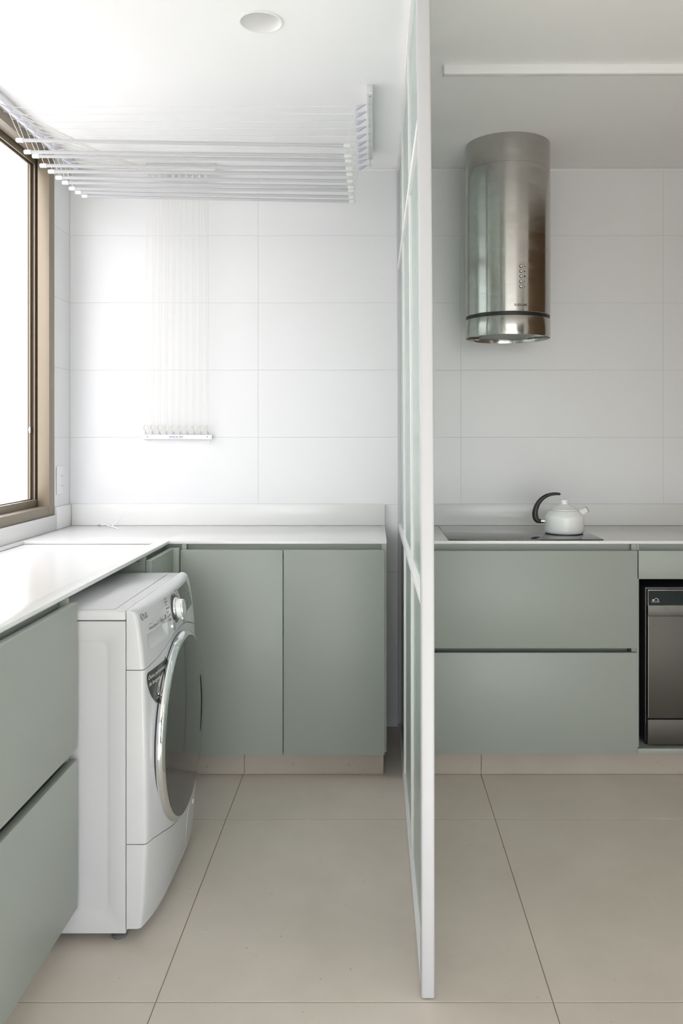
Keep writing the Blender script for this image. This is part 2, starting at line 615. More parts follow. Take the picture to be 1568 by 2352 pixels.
# the sash that is slid to the near end
sash = NB()
sx0, sx1, sy0, sy1, sz0, sz1 = XL - 0.073, XL - 0.061, WY0 + 0.06, WY0 + 0.95, WZ0 + 0.05, WZ1 - 0.05
for a in ((sy0, sy0 + 0.05, sz0, sz1), (sy1 - 0.05, sy1, sz0, sz1), (sy0 + 0.05, sy1 - 0.05, sz0, sz0 + 0.06), (sy0 + 0.05, sy1 - 0.05, sz1 - 0.05, sz1)):
    box(sash, sx0, sx1, *a)
so = obj('sash', sash, 'bronze', win)
obj('pane', B(XL - 0.069, XL - 0.065, sy0 + 0.045, sy1 - 0.045, sz0 + 0.055, sz1 - 0.045), 'clear', so)

# glazed openings added out of view, behind and at right, for fill light
win2 = structure('window_added_back', B(-1.15, -1.09, YF - 0.09, YF - 0.03, 0.0, 2.4, bev=0.002), 'bronze')
for a in ((2.19, 2.25, 0.0, 2.4), (0.52, 0.58, 0.06, 2.34), (-1.09, 2.19, 2.34, 2.4), (-1.09, 2.19, 0.0, 0.06)):
    obj('frame', B(a[0], a[1], YF - 0.09, YF - 0.03, a[2], a[3], bev=0.002), 'bronze', win2)
for a in ((-1.09, 0.52), (0.58, 2.19)):
    obj('pane', B(a[0], a[1], YF - 0.063, YF - 0.057, 0.06, 2.34), 'clear', win2)
win3 = structure('window_added_right', B(XR + 0.03, XR + 0.09, -2.6, -2.54, 0.0, 2.4, bev=0.002), 'bronze')
for a in ((0.64, 0.70, 0.0, 2.4), (-0.98, -0.92, 0.06, 2.34), (-2.54, 0.64, 2.34, 2.4), (-2.54, 0.64, 0.0, 0.06)):
    obj('frame', B(XR + 0.03, XR + 0.09, a[0], a[1], a[2], a[3], bev=0.002), 'bronze', win3)
for a in ((-2.54, -0.98), (-0.92, 0.64)):
    obj('pane', B(XR + 0.057, XR + 0.063, a[0], a[1], 0.06, 2.34), 'clear', win3)

# rendered wall of the next building wing, seen through the laundry window
structure('wall_outside', B(-6.5, -3.6, -6.0, 14.0, -4.0, 7.0), 'plaster', 0)

# ------------------------------------------------------------------ downlight in the laundry ceiling
t = thing('recessed_downlight', 'round white recessed downlight in the laundry ceiling', 'ceiling light', (LX, LY, H))
b = NB()
lathe(b, [(LR + 0.0065, H - 0.0002), (LR + 0.0065, H - 0.0025), (LR + 0.001, H - 0.0035), (LR - 0.002, H - 0.001), (LR - 0.006, H + 0.02), (0.040, H + 0.085)], 48, up(LX, LY))
obj('reflector', b, 'white_plastic', t, 40)
b = NB()
lathe(b, [(0, H + 0.083), (0.040, H + 0.084)], 32, up(LX, LY))
obj('lens', b, 'lamp_off', t)
b = NB()
lathe(b, [(0.040, H + 0.0855), (0.041, H + 0.13), (0, H + 0.13)], 24, up(LX, LY))
obj('housing', b, 'steel_flat', t)

# ------------------------------------------------------------------ linear lamp on the kitchen ceiling
t = thing('linear_ceiling_lamp', 'long slim white profile lamp running across the kitchen ceiling', 'ceiling light', (0.2255, 2.68, H))
a = math.radians(-0.45)
b = B(0, 1.6, 0, 0.022, -0.0285, 0, bev=0.0008)
rotm = Matrix.Translation((0.2255, 2.672, H)) @ Matrix.Rotation(a, 4, 'Z')
b.transform(rotm)
obj('profile', b, 'white_plastic', t)
b = B(0.003, 1.597, 0.003, 0.019, -0.0305, -0.0287)
b.transform(rotm)
obj('diffuser', b, 'diffuser', t)
b = B(-0.002, 0.0, -0.0005, 0.0225, -0.0305, 0, bev=0.0005)
b.transform(rotm)
obj('end_cap', b, 'white_metal', t)

# ------------------------------------------------------------------ glass partition between laundry and kitchen
PY0, PY1 = 1.918, 3.712
part = thing('glass_partition', 'floor-to-ceiling white framed partition of frosted glass between laundry and kitchen', 'partition', (0.125, PY0, 0))


def lean(bm):
    """the partition leans a touch towards the laundry above waist height"""
    for v in bm.verts:
        z = v.co.z
        if z > 0.9:
            v.co.x -= 0.0125 * ((z - 0.9) / 1.59) ** 1.4 * (1 - 0.45 * (v.co.y - PY0) / (PY1 - PY0))
    return bm


def vbar(x0, x1, y0, y1, z0, z1, bev=0.0015, cuts=6):
    bm = NB()
    zs = [z0 + (z1 - z0) * k / cuts for k in range(cuts + 1)]
    b = bmesh.new()
    d = bev
    loop = []
    for (cx, cy, sx, sy) in ((x0, y0, 1, 1), (x1, y0, -1, 1), (x1, y1, -1, -1), (x0, y1, 1, -1)):
        arc = []
        for k in range(4):
            th = k / 3 * PI / 2
            arc.append((cx + sx * d * (1 - math.sin(th)), cy + sy * d * (1 - math.cos(th))))
        if sx * sy < 0:
            arc = arc[::-1]
        loop += arc
    # order the corner arcs round the outline
    cx, cy = (x0 + x1) / 2, (y0 + y1) / 2
    loop.sort(key=lambda p: math.atan2((p[1] - cy) / (y1 - y0), (p[0] - cx) / (x1 - x0)))
    n = len(loop)
    rings = [[b.verts.new((p[0], p[1], z)) for p in loop] for z in zs]
    for u, v in zip(rings, rings[1:]):
        for i in range(n):
            b.faces.new((u[i], u[(i + 1) % n], v[(i + 1) % n], v[i]))
    b.faces.new(rings[0][::-1])
    b.faces.new(rings[-1])
    return merge(bm, b)


FX0, FX1 = 0.1095, 0.1403
ZT = H - 0.001
obj('post', lean(vbar(FX0, FX1, PY0, PY0 + 0.042, 0.003, ZT, 0.005)), 'white_metal', part)
obj('wall_jamb', lean(vbar(FX0 - 0.002, FX1, PY1 - 0.028, PY1 - 0.001, 0.003, ZT, 0.002)), 'white_metal', part)
MU = (2.545, 3.150)
MX0, MX1 = 0.1135, 0.1365
obj('bottom_rail', lean(B(FX0, FX1, PY0 + 0.042, PY1 - 0.028, 0.003, 0.026, bev=0.001)), 'white_plastic', part)  # rails, transoms, muntins: post's paint in lighter white, standing in for window light
obj('top_rail', lean(B(FX0, FX1, PY0 + 0.042, PY1 - 0.028, ZT - 0.022, ZT, bev=0.001)), 'white_plastic', part)


def zlow(y):   # the waist-high transom sits a touch out of level
    return 0.897 - 0.020 * (y - PY0) / (PY1 - PY0)


def transom(y0, y1, zf, h):
    b = B(FX0 + 0.001, FX1 - 0.001, y0, y1, 0, h, bev=0.0012)
    for v in b.verts:
        v.co.z += zf(v.co.y)
    return lean(b)


cols = [(PY0 + 0.042, MU[0] - 0.014), (MU[0] + 0.014, MU[1] - 0.014), (MU[1] + 0.014, PY1 - 0.028)]
obj('transom', transom(cols[0][0], cols[2][1], zlow, 0.031), 'white_plastic', part)
obj('transom', transom(cols[0][0], cols[2][1], lambda y: 2.030, 0.025), 'white_plastic', part)
for y in MU:
    for z0, z1 in ((0.026, zlow(y)), (zlow(y) + 0.031, 2.030), (2.055, ZT - 0.022)):
        obj('muntin', lean(vbar(MX0, MX1, y - 0.014, y + 0.014, z0, z1, 0.001)), 'white_plastic', part)
for y0, y1 in cols:
    zm = zlow((y0 + y1) / 2)
    for z0, z1 in ((0.026, zm + 0.006), (zm + 0.024, 2.035), (2.050, ZT - 0.018)):
        b = vbar(0.121, 0.128, y0 - 0.004, y1 + 0.004, z0, z1, 0.0005, 4)
        obj('pane', lean(b), 'frosted', part)

# ------------------------------------------------------------------ laundry worktop with sunken draining tray
CT, CB = 0.900, 0.8885
CF_L, CF_B, CR = -0.7756, 3.155, 0.0492
LY0 = 0.95
top = thing('laundry_worktop', 'white L-shaped worktop with a sunken tray under the window', 'worktop', (-1.0, 3.4, CB))
TX0, TX1, TY0, TY1 = -1.3235, -0.822, 1.95, 3.150
b = NB()
xs = [XL + 0.001, TX0, TX1, CF_L, CR]
ys = [LY0, TY0, TY1, CF_B, YB - 0.001]
for i in range(4):
    for j in range(4):
        if i == 1 and j == 1:
            continue
        if i == 3 and j < 3:
            continue
        x0, x1, y0, y1 = xs[i], xs[i + 1], ys[j], ys[j + 1]
        vs = [(x0, y0), (x1, y0), (x1, y1), (x0, y1)]
        b.faces.new([b.verts.new((x, y, CT)) for x, y in vs])
        b.faces.new([b.verts.new((x, y, CB)) for x, y in vs][::-1])
bmesh.ops.remove_doubles(b, verts=b.verts, dist=1e-5)
bound = [e for e in b.edges if len(e.link_faces) == 1]
tops = {}
lows = {}
for v in b.verts:
    (tops if v.co.z > CT - 1e-4 else lows)[(round(v.co.x, 4), round(v.co.y, 4))] = v
for e in bound:
    u, w = e.verts
    if u.co.z > CT - 1e-4:
        ku, kw = (round(u.co.x, 4), round(u.co.y, 4)), (round(w.co.x, 4), round(w.co.y, 4))
        b.faces.new((u, w, lows[kw], lows[ku]))
bmesh.ops.recalc_face_normals(b, faces=b.faces)
sharp = [e for e in b.edges if len(e.link_faces) == 2 and e.link_faces[0].normal.dot(e.link_faces[1].normal) < 0.5]
bmesh.ops.bevel(b, geom=sharp, offset=0.001, segments=2, profile=0.5, affect='EDGES')
obj('slab', b, 'quartz', top)
b = B(TX0 - 0.004, TX1 + 0.004, TY0 - 0.004, TY1 + 0.004, CB - 0.0145, CB - 0.0012)
obj('tray', b, 'quartz', top)
SB = 0.995
obj('backsplash', B(XL + 0.015, CR, YB - 0.017, YB - 0.001, CT + 0.0006, SB, bev=0.0008), 'quartz', top)
obj('backsplash', B(XL + 0.001, XL + 0.0145, WY1 + 0.001, YB - 0.001, CT + 0.0006, SB, bev=0.0008), 'quartz', top)
obj('backsplash', B(XL + 0.001, XL + 0.0145, LY0, WY1 + 0.0005, CT + 0.0006, WZ0 - 0.001, bev=0.0008), 'quartz', top)

# ------------------------------------------------------------------ sage green cabinets
Z0B, Z1B = 0.0957, 0.868


def cabinet_back(name, label, x0, x1, side_l=True, side_r=True, y_front=3.153):
    """carcass of a unit on the back wall: box, raised side panels, set-back finger channel"""
    t = thing(name, label, 'cabinet', ((x0 + x1) / 2, 3.43, Z0B))
    return t


def base_carcass(t, x0, x1, zmid=None):
    bm = B(x0, x1, 3.1535, YB - 0.002, Z0B + 0.004, 0.832)
    if zmid:
        bm.free()
        bm = B(x0, x1, 3.1535, YB - 0.002, Z0B + 0.004, zmid - 0.045)
        box(bm, x0, x1, 3.1535, YB - 0.002, zmid + 0.030, 0.832)
        box(bm, x0 + 0.02, x1 - 0.02, 3.20, YB - 0.002, zmid - 0.045, zmid + 0.030)
        box(bm, x1 - 0.018, x1, 3.1535, YB - 0.002, zmid - 0.045, zmid + 0.030)
    box(bm, x1 - 0.018, x1, 3.1535, YB - 0.002, 0.832, CB - 0.015 + 0.0145)
    box(bm, x0, x0 + 0.018, 3.1535, YB - 0.002, 0.832, CB - 0.0005)
    obj('carcass', bm, 'green', t, 0)
    obj('finger_channel', B(x0 + 0.0185, x1 - 0.0185, 3.176, 3.19, 0.8325, CB - 0.0008), 'green', t, 0)


# two-door unit in the laundry
t = thing('base_cabinet', 'sage green cabinet with two tall doors under the laundry worktop', 'cabinet', (-0.36, 3.43, Z0B))
base_carcass(t, -0.7270, 0.0482)
obj('door', B(-0.7275, -0.3425, 3.133, 3.1525, Z0B, Z1B, bev=0.001), 'green', t)
obj('door', B(-0.3390, 0.0408, 3.133, 3.1525, Z0B, Z1B, bev=0.001), 'green', t)

# corner drawer behind the washing machine, fronting the washing machine's side
t = thing('corner_cabinet', 'narrow sage green corner cabinet, mostly hidden behind the washing machine', 'cabinet', (-1.0, 3.0, Z0B))
bm = B(-1.338, -0.7735, 2.813, 3.1525, Z0B + 0.004, 0.832)
box(bm, -1.338, -0.7735, 2.813, 2.831, 0.832, 0.872)
box(bm, -0.792, -0.7735, 2.813, 2.831, 0.872, CB - 0.0005)
box(bm, -1.338, -0.7275, 3.1535, YB - 0.002, Z0B + 0.004, 0.832)
obj('carcass', bm, 'green', t, 0)
obj('drawer_front', B(-0.7725, -0.7525, 2.824, 3.118, Z0B, 0.8755, bev=0.001), 'green', t)
obj('filler', B(-0.7725, -0.7305, 3.1200, 3.1520, Z0B, 0.8755, bev=0.001), 'green', t)
obj('finger_channel', B(-0.812, -0.7945, 2.8315, 3.175, 0.8325, CB - 0.0008), 'green', t, 0)

obj('finger_channel', B(-0.7940, -0.7275, 3.176, 3.190, 0.8325, CB - 0.0008), 'green', t, 0)

# two wide drawers in the near left run
t = thing('drawer_cabinet', 'sage green cabinet of two deep drawers nearest the camera, before the washing machine', 'cabinet', (-1.05, 1.6, 0.0995))
DX = -0.7525
YE = 2.115
b = B(-1.338, -0.7735, LY0, YE - 0.002, 0.105, 0.435)
box(b, -1.338, -0.7735, LY0, YE - 0.002, 0.500, 0.838)
box(b, -1.338, -0.820, LY0, YE - 0.018, 0.435, 0.500)
box(b, -1.338, -0.7735, YE - 0.018, YE - 0.002, 0.435, 0.500)
box(b, -1.338, -0.792, YE - 0.018, YE - 0.002, 0.838, 0.872)
box(b, -0.792, -0.7735, YE - 0.018, YE - 0.002, 0.838, CB - 0.0005)
obj('carcass', b, 'green', t, 0)
b = B(-0.812, -0.7945, LY0, YE - 0.0185, 0.8385, CB - 0.0008)
obj('finger_channel', b, 'green', t, 0)
obj('drawer_front', B(-0.7725, DX, LY0, YE, 0.505, 0.8755, bev=0.001), 'green', t)
obj('drawer_front', B(-0.7725, DX, LY0, YE, 0.0995, 0.478, bev=0.001), 'green', t)

# kitchen unit with two wide drawers
t = thing('drawer_cabinet', 'sage green cabinet of two wide drawers below the hob', 'cabinet', (0.57, 3.43, Z0B))
base_carcass(t, 0.152, 0.9935, 0.490)
obj('drawer_front', B(0.152, 0.9925, 3.133, 3.1525, 0.4985, 0.8655, bev=0.001), 'green', t)
obj('drawer_front', B(0.152, 0.9925, 3.133, 3.1525, 0.0995, 0.4815, bev=0.001), 'green', t)

# open niche unit for the dishwasher
t = thing('appliance_cabinet', 'sage green open cabinet housing the dishwasher', 'cabinet', (1.33, 3.43, 0.10))
b = B(0.9945, 1.004, 3.1535, YB - 0.002, 0.101, CB - 0.0005)
box(b, 1.660, 1.678, 3.1535, YB - 0.002, 0.101, CB - 0.0005)
box(b, 1.004, 1.660, 3.1535, YB - 0.002, 0.764, 0.832)
box(b, 1.004, 1.660, YB - 0.012, YB - 0.002, 0.119, 0.764)
obj('carcass', b, 'green', t, 0)
obj('shelf', B(0.9945, 1.678, 3.137, 3.1530, 0.1005, 0.1190, bev=0.0008), 'green', t)
obj('shelf_board', B(1.0045, 1.6595, 3.1535, YB - 0.013, 0.1005, 0.1188), 'green', t)
obj('front_panel', B(0.9965, 1.678, 3.133, 3.1525, 0.759, 0.8655, bev=0.001), 'green', t)
obj('finger_channel', B(1.0045, 1.6595, 3.176, 3.19, 0.8325, CB - 0.0008), 'green', t, 0)

# plinths faced with strips of the floor tile
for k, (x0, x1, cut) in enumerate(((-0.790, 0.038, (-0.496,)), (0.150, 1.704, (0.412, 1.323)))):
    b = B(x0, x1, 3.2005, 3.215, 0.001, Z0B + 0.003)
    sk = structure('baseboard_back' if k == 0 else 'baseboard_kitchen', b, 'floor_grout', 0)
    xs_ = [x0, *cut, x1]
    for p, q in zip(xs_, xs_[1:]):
        obj('tile', B(p + 0.0008, q - 0.0008, 3.192, 3.2004, 0.001, Z0B + 0.0030, bev=0.0006, seg=1), 'shaded_floor_tile', sk, 0)
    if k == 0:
        obj('tile', B(x1 - 0.009, x1, 3.2155, YB - 0.002, 0.001, Z0B + 0.003, bev=0.0006, seg=1), 'shaded_floor_tile', sk, 0)
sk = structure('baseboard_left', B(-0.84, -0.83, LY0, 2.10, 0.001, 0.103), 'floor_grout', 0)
obj('tile', B(-0.8295, -0.821, LY0, 2.10, 0.001, 0.103, bev=0.0006, seg=1), 'shaded_floor_tile', sk, 0)

# kitchen worktop
KX1 = 1.70
t = thing('kitchen_worktop', 'straight white worktop carrying the hob and kettle', 'worktop', (0.8, 3.43, CB))
obj('slab', B(0.150, KX1, CF_B, YB - 0.001, CB, CT, bev=0.001), 'quartz', t)
obj('backsplash', B(0.150, KX1, YB - 0.017, YB - 0.001, CT + 0.0006, SB, bev=0.0008), 'quartz', t)

# ------------------------------------------------------------------ hob
t = thing('hob', 'black glass hob set flat on the kitchen worktop', 'hob', (0.578, 3.405, CT))
obj('glass', B(0.284, 0.874, 3.165, 3.645, CT + 0.0005, CT + 0.0045, bev=0.0012), 'black_gloss', t)
obj('touch_control', B(0.607, 0.628, 3.170, 3.186, CT + 0.0045, CT + 0.0050), 'black', t)

# ------------------------------------------------------------------ kettle
KX, KY, KZ = 0.768, 3.36, CT + 0.0050
kt = thing('kettle', 'white enamel kettle with a black hook-shaped handle, standing on the hob', 'kettle', (KX, KY, KZ))
b = NB()
lathe(b, [(0, KZ + 0.001), (0.070, KZ + 0.001), (0.0745, KZ + 0.0035), (0.0785, KZ + 0.010), (0.0790, KZ + 0.020), (0.0790, 0.966), (0.0783, 0.9725), (0.0755, 0.979), (0.0595, 0.9960), (0.0575, 0.9975), (0.0550, 0.9978), (0, 0.996)], 64, up(KX, KY))
obj('body', b, 'white_enamel', kt, 40)
b = NB()
lathe(b, [(0.066, KZ), (0.0745, KZ), (0.0745, KZ + 0.0028), (0.066, KZ + 0.0028)], 48, up(KX, KY))
obj('base_ring', b, 'black', kt)
b = NB()
lathe(b, [(0, 0.998), (0.0555, 0.9985), (0.0572, 1.0000), (0.0572, 1.0030), (0.0545, 1.0045), (0.0500, 1.0055), (0.0430, 1.0105), (0.0240, 1.0195), (0.0155, 1.0235), (0.0150, 1.0265), (0, 1.0270)], 48, up(KX, KY))
lid = obj('lid', b, 'white_enamel', kt, 45)
b = NB()
lathe(b, [(0, 1.0255), (0.0145, 1.0258), (0.0140, 1.0300), (0.0150, 1.0325), (0.0172, 1.0345), (0.0172, 1.0385), (0.0160, 1.0405), (0.0100, 1.0412), (0, 1.0412)], 32, up(KX, KY))
obj('lid_knob', b, 'white_enamel', lid, 45)
hp = [(.6745, .954), (.6634, .9552), (.6555, .9615), (.6522, .972), (.651, .990), (.657, 1.0134), (.6699, 1.0353), (.6892, 1.0521), (.7124, 1.0616), (.7356, 1.0642), (.7510, 1.0628)]
hr = [.0085, .0095, .0110, .0118, .0112, .0103, .0091, .0080, .0068, .0060, .0048]
path = smooth_path([(x, KY, z) for x, z in hp], 5)
rad = []
for i in range(len(path)):
    k = i / 5
    i0 = min(int(k), len(hr) - 2)
    rad.append(hr[i0] + (hr[i0 + 1] - hr[i0]) * (k - i0))
b = NB()
tube(b, path + [path[-1] + Vector((0.003, 0, -0.0008))], rad + [0.0015], 14)
obj('handle', b, 'black', kt, 50)
b = NB()
tube(b, [(.672, KY, .9540), (.692, KY, .9545)], 0.0085, 20)
obj('handle_ferrule', b, 'chrome', kt)
d = Vector((0.0231, 0, 0.0130)).normalized()
s0 = Vector((0.822, KY, 0.9790))
b = NB()
tube(b, [s0, s0 + d * 0.012, s0 + d * 0.044], [0.0165, 0.0150, 0.0118], 24, cap=False)
obj('spout', b, 'white_enamel', kt)
b = NB()
tube(b, [s0 + d * 0.0435, s0 + d * 0.0455], [0.0124, 0.0124], 24)
obj('spout_rim', b, 'black', kt)

# ------------------------------------------------------------------ cooker hood
HX, HY, HR = 0.5515, 3.431, 0.1730
hd = thing('cooker_hood', 'cylindrical brushed steel hood hanging from the kitchen ceiling', 'cooker hood', (HX, HY, H))
N = 128
b = NB()
lathe(b, [(HR - 0.0012, H - 0.0006), (HR - 0.0012, 2.3775), (HR - 0.004, 2.3775)], N, up(HX, HY))
obj('upper_sleeve', b, 'steel', hd, 40)
b = NB()
lathe(b, [(HR - 0.006, 2.3772), (HR - 0.001, 2.3772), (HR, 2.3762), (HR, 1.7885), (HR - 0.0015, 1.787), (HR - 0.005, 1.787)], N, up(HX, HY))
obj('body', b, 'steel', hd, 40)
b = NB()
lathe(b, [(HR - 0.0055, 1.7872), (HR - 0.0025, 1.7868), (HR - 0.0025, 1.7722), (HR - 0.0055, 1.7718)], N, up(HX, HY))
obj('band', b, 'black', hd, 40)
b = NB()
lathe(b, [(HR - 0.006, 1.7718), (HR - 0.0005, 1.7716), (HR, 1.7708), (HR, 1.6985), (HR - 0.0006, 1.6975), (HR - 0.0022, 1.6975), (HR - 0.0028, 1.6985), (HR - 0.0028, 1.716)], N, up(HX, HY))
obj('lower_ring', b, 'steel', hd, 40)
b = NB()
lathe(b, [(HR - 0.003, 1.7165), (0, 1.7165)], 64, up(HX, HY))
obj('underside', b, 'steel_flat', hd)
b = B(HX - 0.105, HX + 0.105, HY - 0.115, HY + 0.143, 1.7115, 1.7160, bev=0.002)
fl = obj('grease_filter', b, 'mid_print', hd)
b = NB()
torus(b, (HX + 0.137, HY + 0.02, 1.7155), 0.019, 0.003, 'z', 24, 8)
lm = obj('lamp_rim', b, 'chrome', hd)
b = NB()
lathe(b, [(0, 1.7135), (0.017, 1.7145), (0.018, 1.7162)], 24, up(HX + 0.137, HY + 0.02))
obj('lamp', b, 'lamp_off', lm)


def on_hood(u, z, off=0.0004):
    """u metres round the cylinder from the point facing the viewer"""
    th = u / HR
    return (HX + (HR + off) * math.sin(th), HY - (HR + off) * math.cos(th), z)


CU = 0.0245
for k in range(5):
    z = 1.9625 - k * 0.0198
    c = Vector(on_hood(CU, z, 0.0))
    nrm = Vector((c.x - HX, c.y - HY, 0)).normalized()
    b = NB()
    tube(b, [c - nrm * 0.001, c + nrm * 0.0030, c + nrm * 0.0048], [0.0048, 0.0048, 0.0034], 16)
    bt = obj('button', b, 'chrome', hd)
    b = NB()
    tube(b, [c - nrm * 0.001, c + nrm * 0.0008], 0.0064, 20)
    obj('button_seat', b, 'black', bt)
    # small printed symbol beside each button: two triangles, three dots
    um, sz = CU + 0.0155, 0.0022
    b = NB()
    if k in (1, 2, 3):
        vs = [b.verts.new(on_hood(um + (1.2, 1.5, 0.9)[k - 1] * sz * math.cos(q * PI / 6), z + (1.2, 1.5, 0.9)[k - 1] * sz * math.sin(q * PI / 6))) for q in range(12)]
    else:
        vs = [b.verts.new(on_hood(um + p[0] * sz, z + p[1] * sz)) for p in ((-1.2, -1), (1.2, -1), (1.0, 1.1))]
    b.faces.new(vs)
    obj('symbol', b, 'dark_print' if k in (1, 2) else 'grey_print', hd, 0)
b = text_bm('SUGGAR', 0.0132, lambda u, v: on_hood(u - 0.0015, 1.8075 + v * 0.95), offset=0.0003, width=0.052)
obj('lettering', b, 'dark_print', hd, 0)

# ------------------------------------------------------------------ dishwasher
DY = 3.155
dw = thing('dishwasher', 'dark steel dishwasher standing in the green niche', 'dishwasher', (1.332, 3.42, 0.119))
obj('body', B(1.032, 1.632, DY + 0.020, YB - 0.03, 0.1285, 0.722, bev=0.004), 'black', dw)
b = B(1.0325, 1.0345, DY + 0.012, DY + 0.022, 0.20, 0.7215)
box(b, 1.0325, 1.6315, DY + 0.012, DY + 0.022, 0.7195, 0.7218)
obj('front_edge', b, 'mid_steel', dw)
obj('door', B(1.0390, 1.625, DY, DY + 0.0195, 0.2280, 0.6145, bev=0.0012), 'dark_steel', dw)
obj('control_strip', B(1.0390, 1.625, DY - 0.0008, DY + 0.0195, 0.6150, 0.6560, bev=0.001), 'mid_steel', dw)
obj('control_panel', B(1.0405, 1.6235, DY + 0.0008, DY + 0.0195, 0.6565, 0.7118), 'display_teal', dw)
b = B(1.0390, 1.625, DY - 0.0004, DY + 0.0195, 0.7119, 0.7142)
box(b, 1.0390, 1.0404, DY - 0.0004, DY + 0.0195, 0.2290, 0.7119)
obj('trim', b, 'edge_steel', dw, 0)
obj('kick_panel', B(1.0385, 1.625, DY, DY + 0.0195, 0.1285, 0.2222, bev=0.0012), 'dark_steel', dw)
for x, y in ((1.053, DY + 0.03), (1.61, DY + 0.03), (1.053, 3.62), (1.61, 3.62)):
    b = NB()
    lathe(b, [(0, 0.1190), (0.017, 0.1190), (0.0175, 0.1215), (0.009, 0.1235), (0.009, 0.130), (0, 0.130)], 16, up(x, y))
    obj('foot', b, 'rubber', dw)
# emblem: small square, arched house with arrow, base line and a line of letters
e = DY + 0.0003
b = NB()
box(b, 1.0555, 1.0615, e, e + 0.001, 0.6735, 0.6785)
for k in range(12):
    a0, a1 = PI * k / 12, PI * (k + 1) / 12
    for r in (0.0075,):
        b.faces.new([b.verts.new((1.0705 + rr * math.cos(q), e, 0.6725 + rr * 1.25 * math.sin(q))) for rr, q in ((r, a0), (r + 0.0013, a0), (r + 0.0013, a1), (r, a1))])
box(b, 1.0765, 1.0780, e, e + 0.001, 0.6720, 0.6795)
box(b, 1.0748, 1.0797, e, e + 0.001, 0.6785, 0.6797)
box(b, 1.0520, 1.0835, e, e + 0.001, 0.6706, 0.6714)
obj('emblem', b, 'pale_print', dw, 0)
obj('lettering', text_bm('SERVICES', 0.0046, lambda u, v: (1.0525 + u, e, 0.6662 + v), offset=0.0001, width=0.030), 'mid_print', dw, 0)
for x, lines in ((1.0985, ('ECONOMIA', 'NORMAL', '01')), (1.1385, ('INTENSIVO', 'RAPIDO'))):
    for k, s in enumerate(lines):
        w = 0.006 if s == '01' else 0.019
        obj('lettering', text_bm(s, 0.0042, lambda u, v: (x + (0.0075 if s == '01' else 0) + u, DY - 0.0012, 0.6475 - k * 0.0058 + v), width=w), 'dark_print', dw, 0)
b = NB()
tube(b, smooth_path([(1.1375, e, 0.7118), (1.1405, e, 0.7050), (1.1465, e, 0.7000), (1.1510, e, 0.6930), (1.1515, e, 0.6830), (1.1485, e, 0.6700), (1.1455, e, 0.6570)], 5), 0.0011, 5)
obj('curved_seam', b, 'black', dw)

# ------------------------------------------------------------------ washing machine
WY, WD = 2.13, 0.60
wm = thing('washing_machine', 'white front-loading washing machine with a dark round door', 'washing machine', (-0.92, 2.43, 0))
PRF = [(.02, -.600), (.037, -.598), (.10, -.590), (.253, -.5826), (.46, -.5826), (.699, -.588), (.76, -.594), (.82, -.603), (.842, -.609), (.848, -.613), (.852, -.622)]


def prof(z):
    for (a, x), (c, y) in zip(PRF, PRF[1:]):
        if z <= c:
            return x + (y - x) * (z - a) / (c - a)
    return PRF[-1][1]


def S(y, z):
    u = (y - WY) / WD
    k = min(1, max(0, (0.70 - z) / 0.20))
    x = prof(z) + (0.019 + 0.006 * k) * (1 - abs(2 * u - 1) ** (2.5 + 1.3 * k))
    e = min(y - WY, WY + WD - y)
    if e < 0.008:
        q = 1 - max(e, 0) / 0.008
        x -= 0.008 * (1 - math.sqrt(max(0, 1 - q * q)))
    return x


def lerp_tab(tab):
    def f(y):
        for (a, p), (c, q) in zip(tab, tab[1:]):
            if y <= c:
                t = (y - a) / (c - a)
                return p + (q - p) * t
        return tab[-1][1]
    return f


seam1 = lerp_tab([(2.13, .699), (2.15, .6995), (2.171, .702), (2.224, .706), (2.276, .713), (2.337, .724), (2.38, .7305), (2.43, .7335), (2.505, .733), (2.56, .727), (2.62, .712), (2.66, .700), (2.69, .692), (2.73, .689)])
seam2 = lerp_tab([(2.13, .253), (2.165, .2525), (2.229, .239), (2.285, .223), (2.34, .208), (2.43, .193), (2.52, .208), (2.575, .223), (2.63, .239), (2.695, .2525), (2.73, .253)])


def front_piece(name, lo, hi, nu, nv, depth=None, label=None):
    ed = [0, .0006, .002, .004, .008]
    us = [WY + a for a in ed] + [WY + .008 + (WD - .016) * k / nu for k in range(1, nu)] + [WY + WD - a for a in ed[::-1]]
    b = NB()
    g = []
    for y in us:
        col = []
        for k in range(nv + 1):
            z = lo(y) + (hi(y) - lo(y)) * k / nv
            x = S(y, z) - (depth(y, z) if depth else 0)
            col.append(b.verts.new((x, y, z)))
        g.append(col)
    XB = -0.6325
    bk = [[b.verts.new((XB, c[0].co.y, c[0].co.z)), b.verts.new((XB, c[-1].co.y, c[-1].co.z))] for c in g]
    for i in range(len(us) - 1):
        for k in range(nv):
            b.faces.new((g[i][k], g[i + 1][k], g[i + 1][k + 1], g[i][k + 1]))
        b.faces.new((g[i][0], bk[i][0], bk[i + 1][0], g[i + 1][0]))
        b.faces.new((g[i][-1], g[i + 1][-1], bk[i + 1][1], bk[i][1]))
        b.faces.new((bk[i][0], bk[i][1], bk[i + 1][1], bk[i + 1][0]))
    for i in (0, -1):
        b.faces.new([bk[i][0]] + g[i] + [bk[i][1]])
    return obj(name, b, 'appliance', wm, 38, label=label)


SG = 0.0011
# cabinet box, with the soft pressed rectangle on the side seen
bx0, bx1, bz0, bz1 = -1.235, -0.6345, 0.0257, 0.8240
b = NB()
yv = WY


def rrect(x0, x1, z0, z1, r, y, n=6):
    o = []
    for cx, cz, a in ((x1 - r, z1 - r, 0), (x0 + r, z1 - r, PI / 2), (x0 + r, z0 + r, PI), (x1 - r, z0 + r, 1.5 * PI)):
        for k in range(n + 1):
            q = a + k / n * PI / 2
            o.append(b.verts.new((cx + r * math.cos(q), y, cz + r * math.sin(q))))
    return o


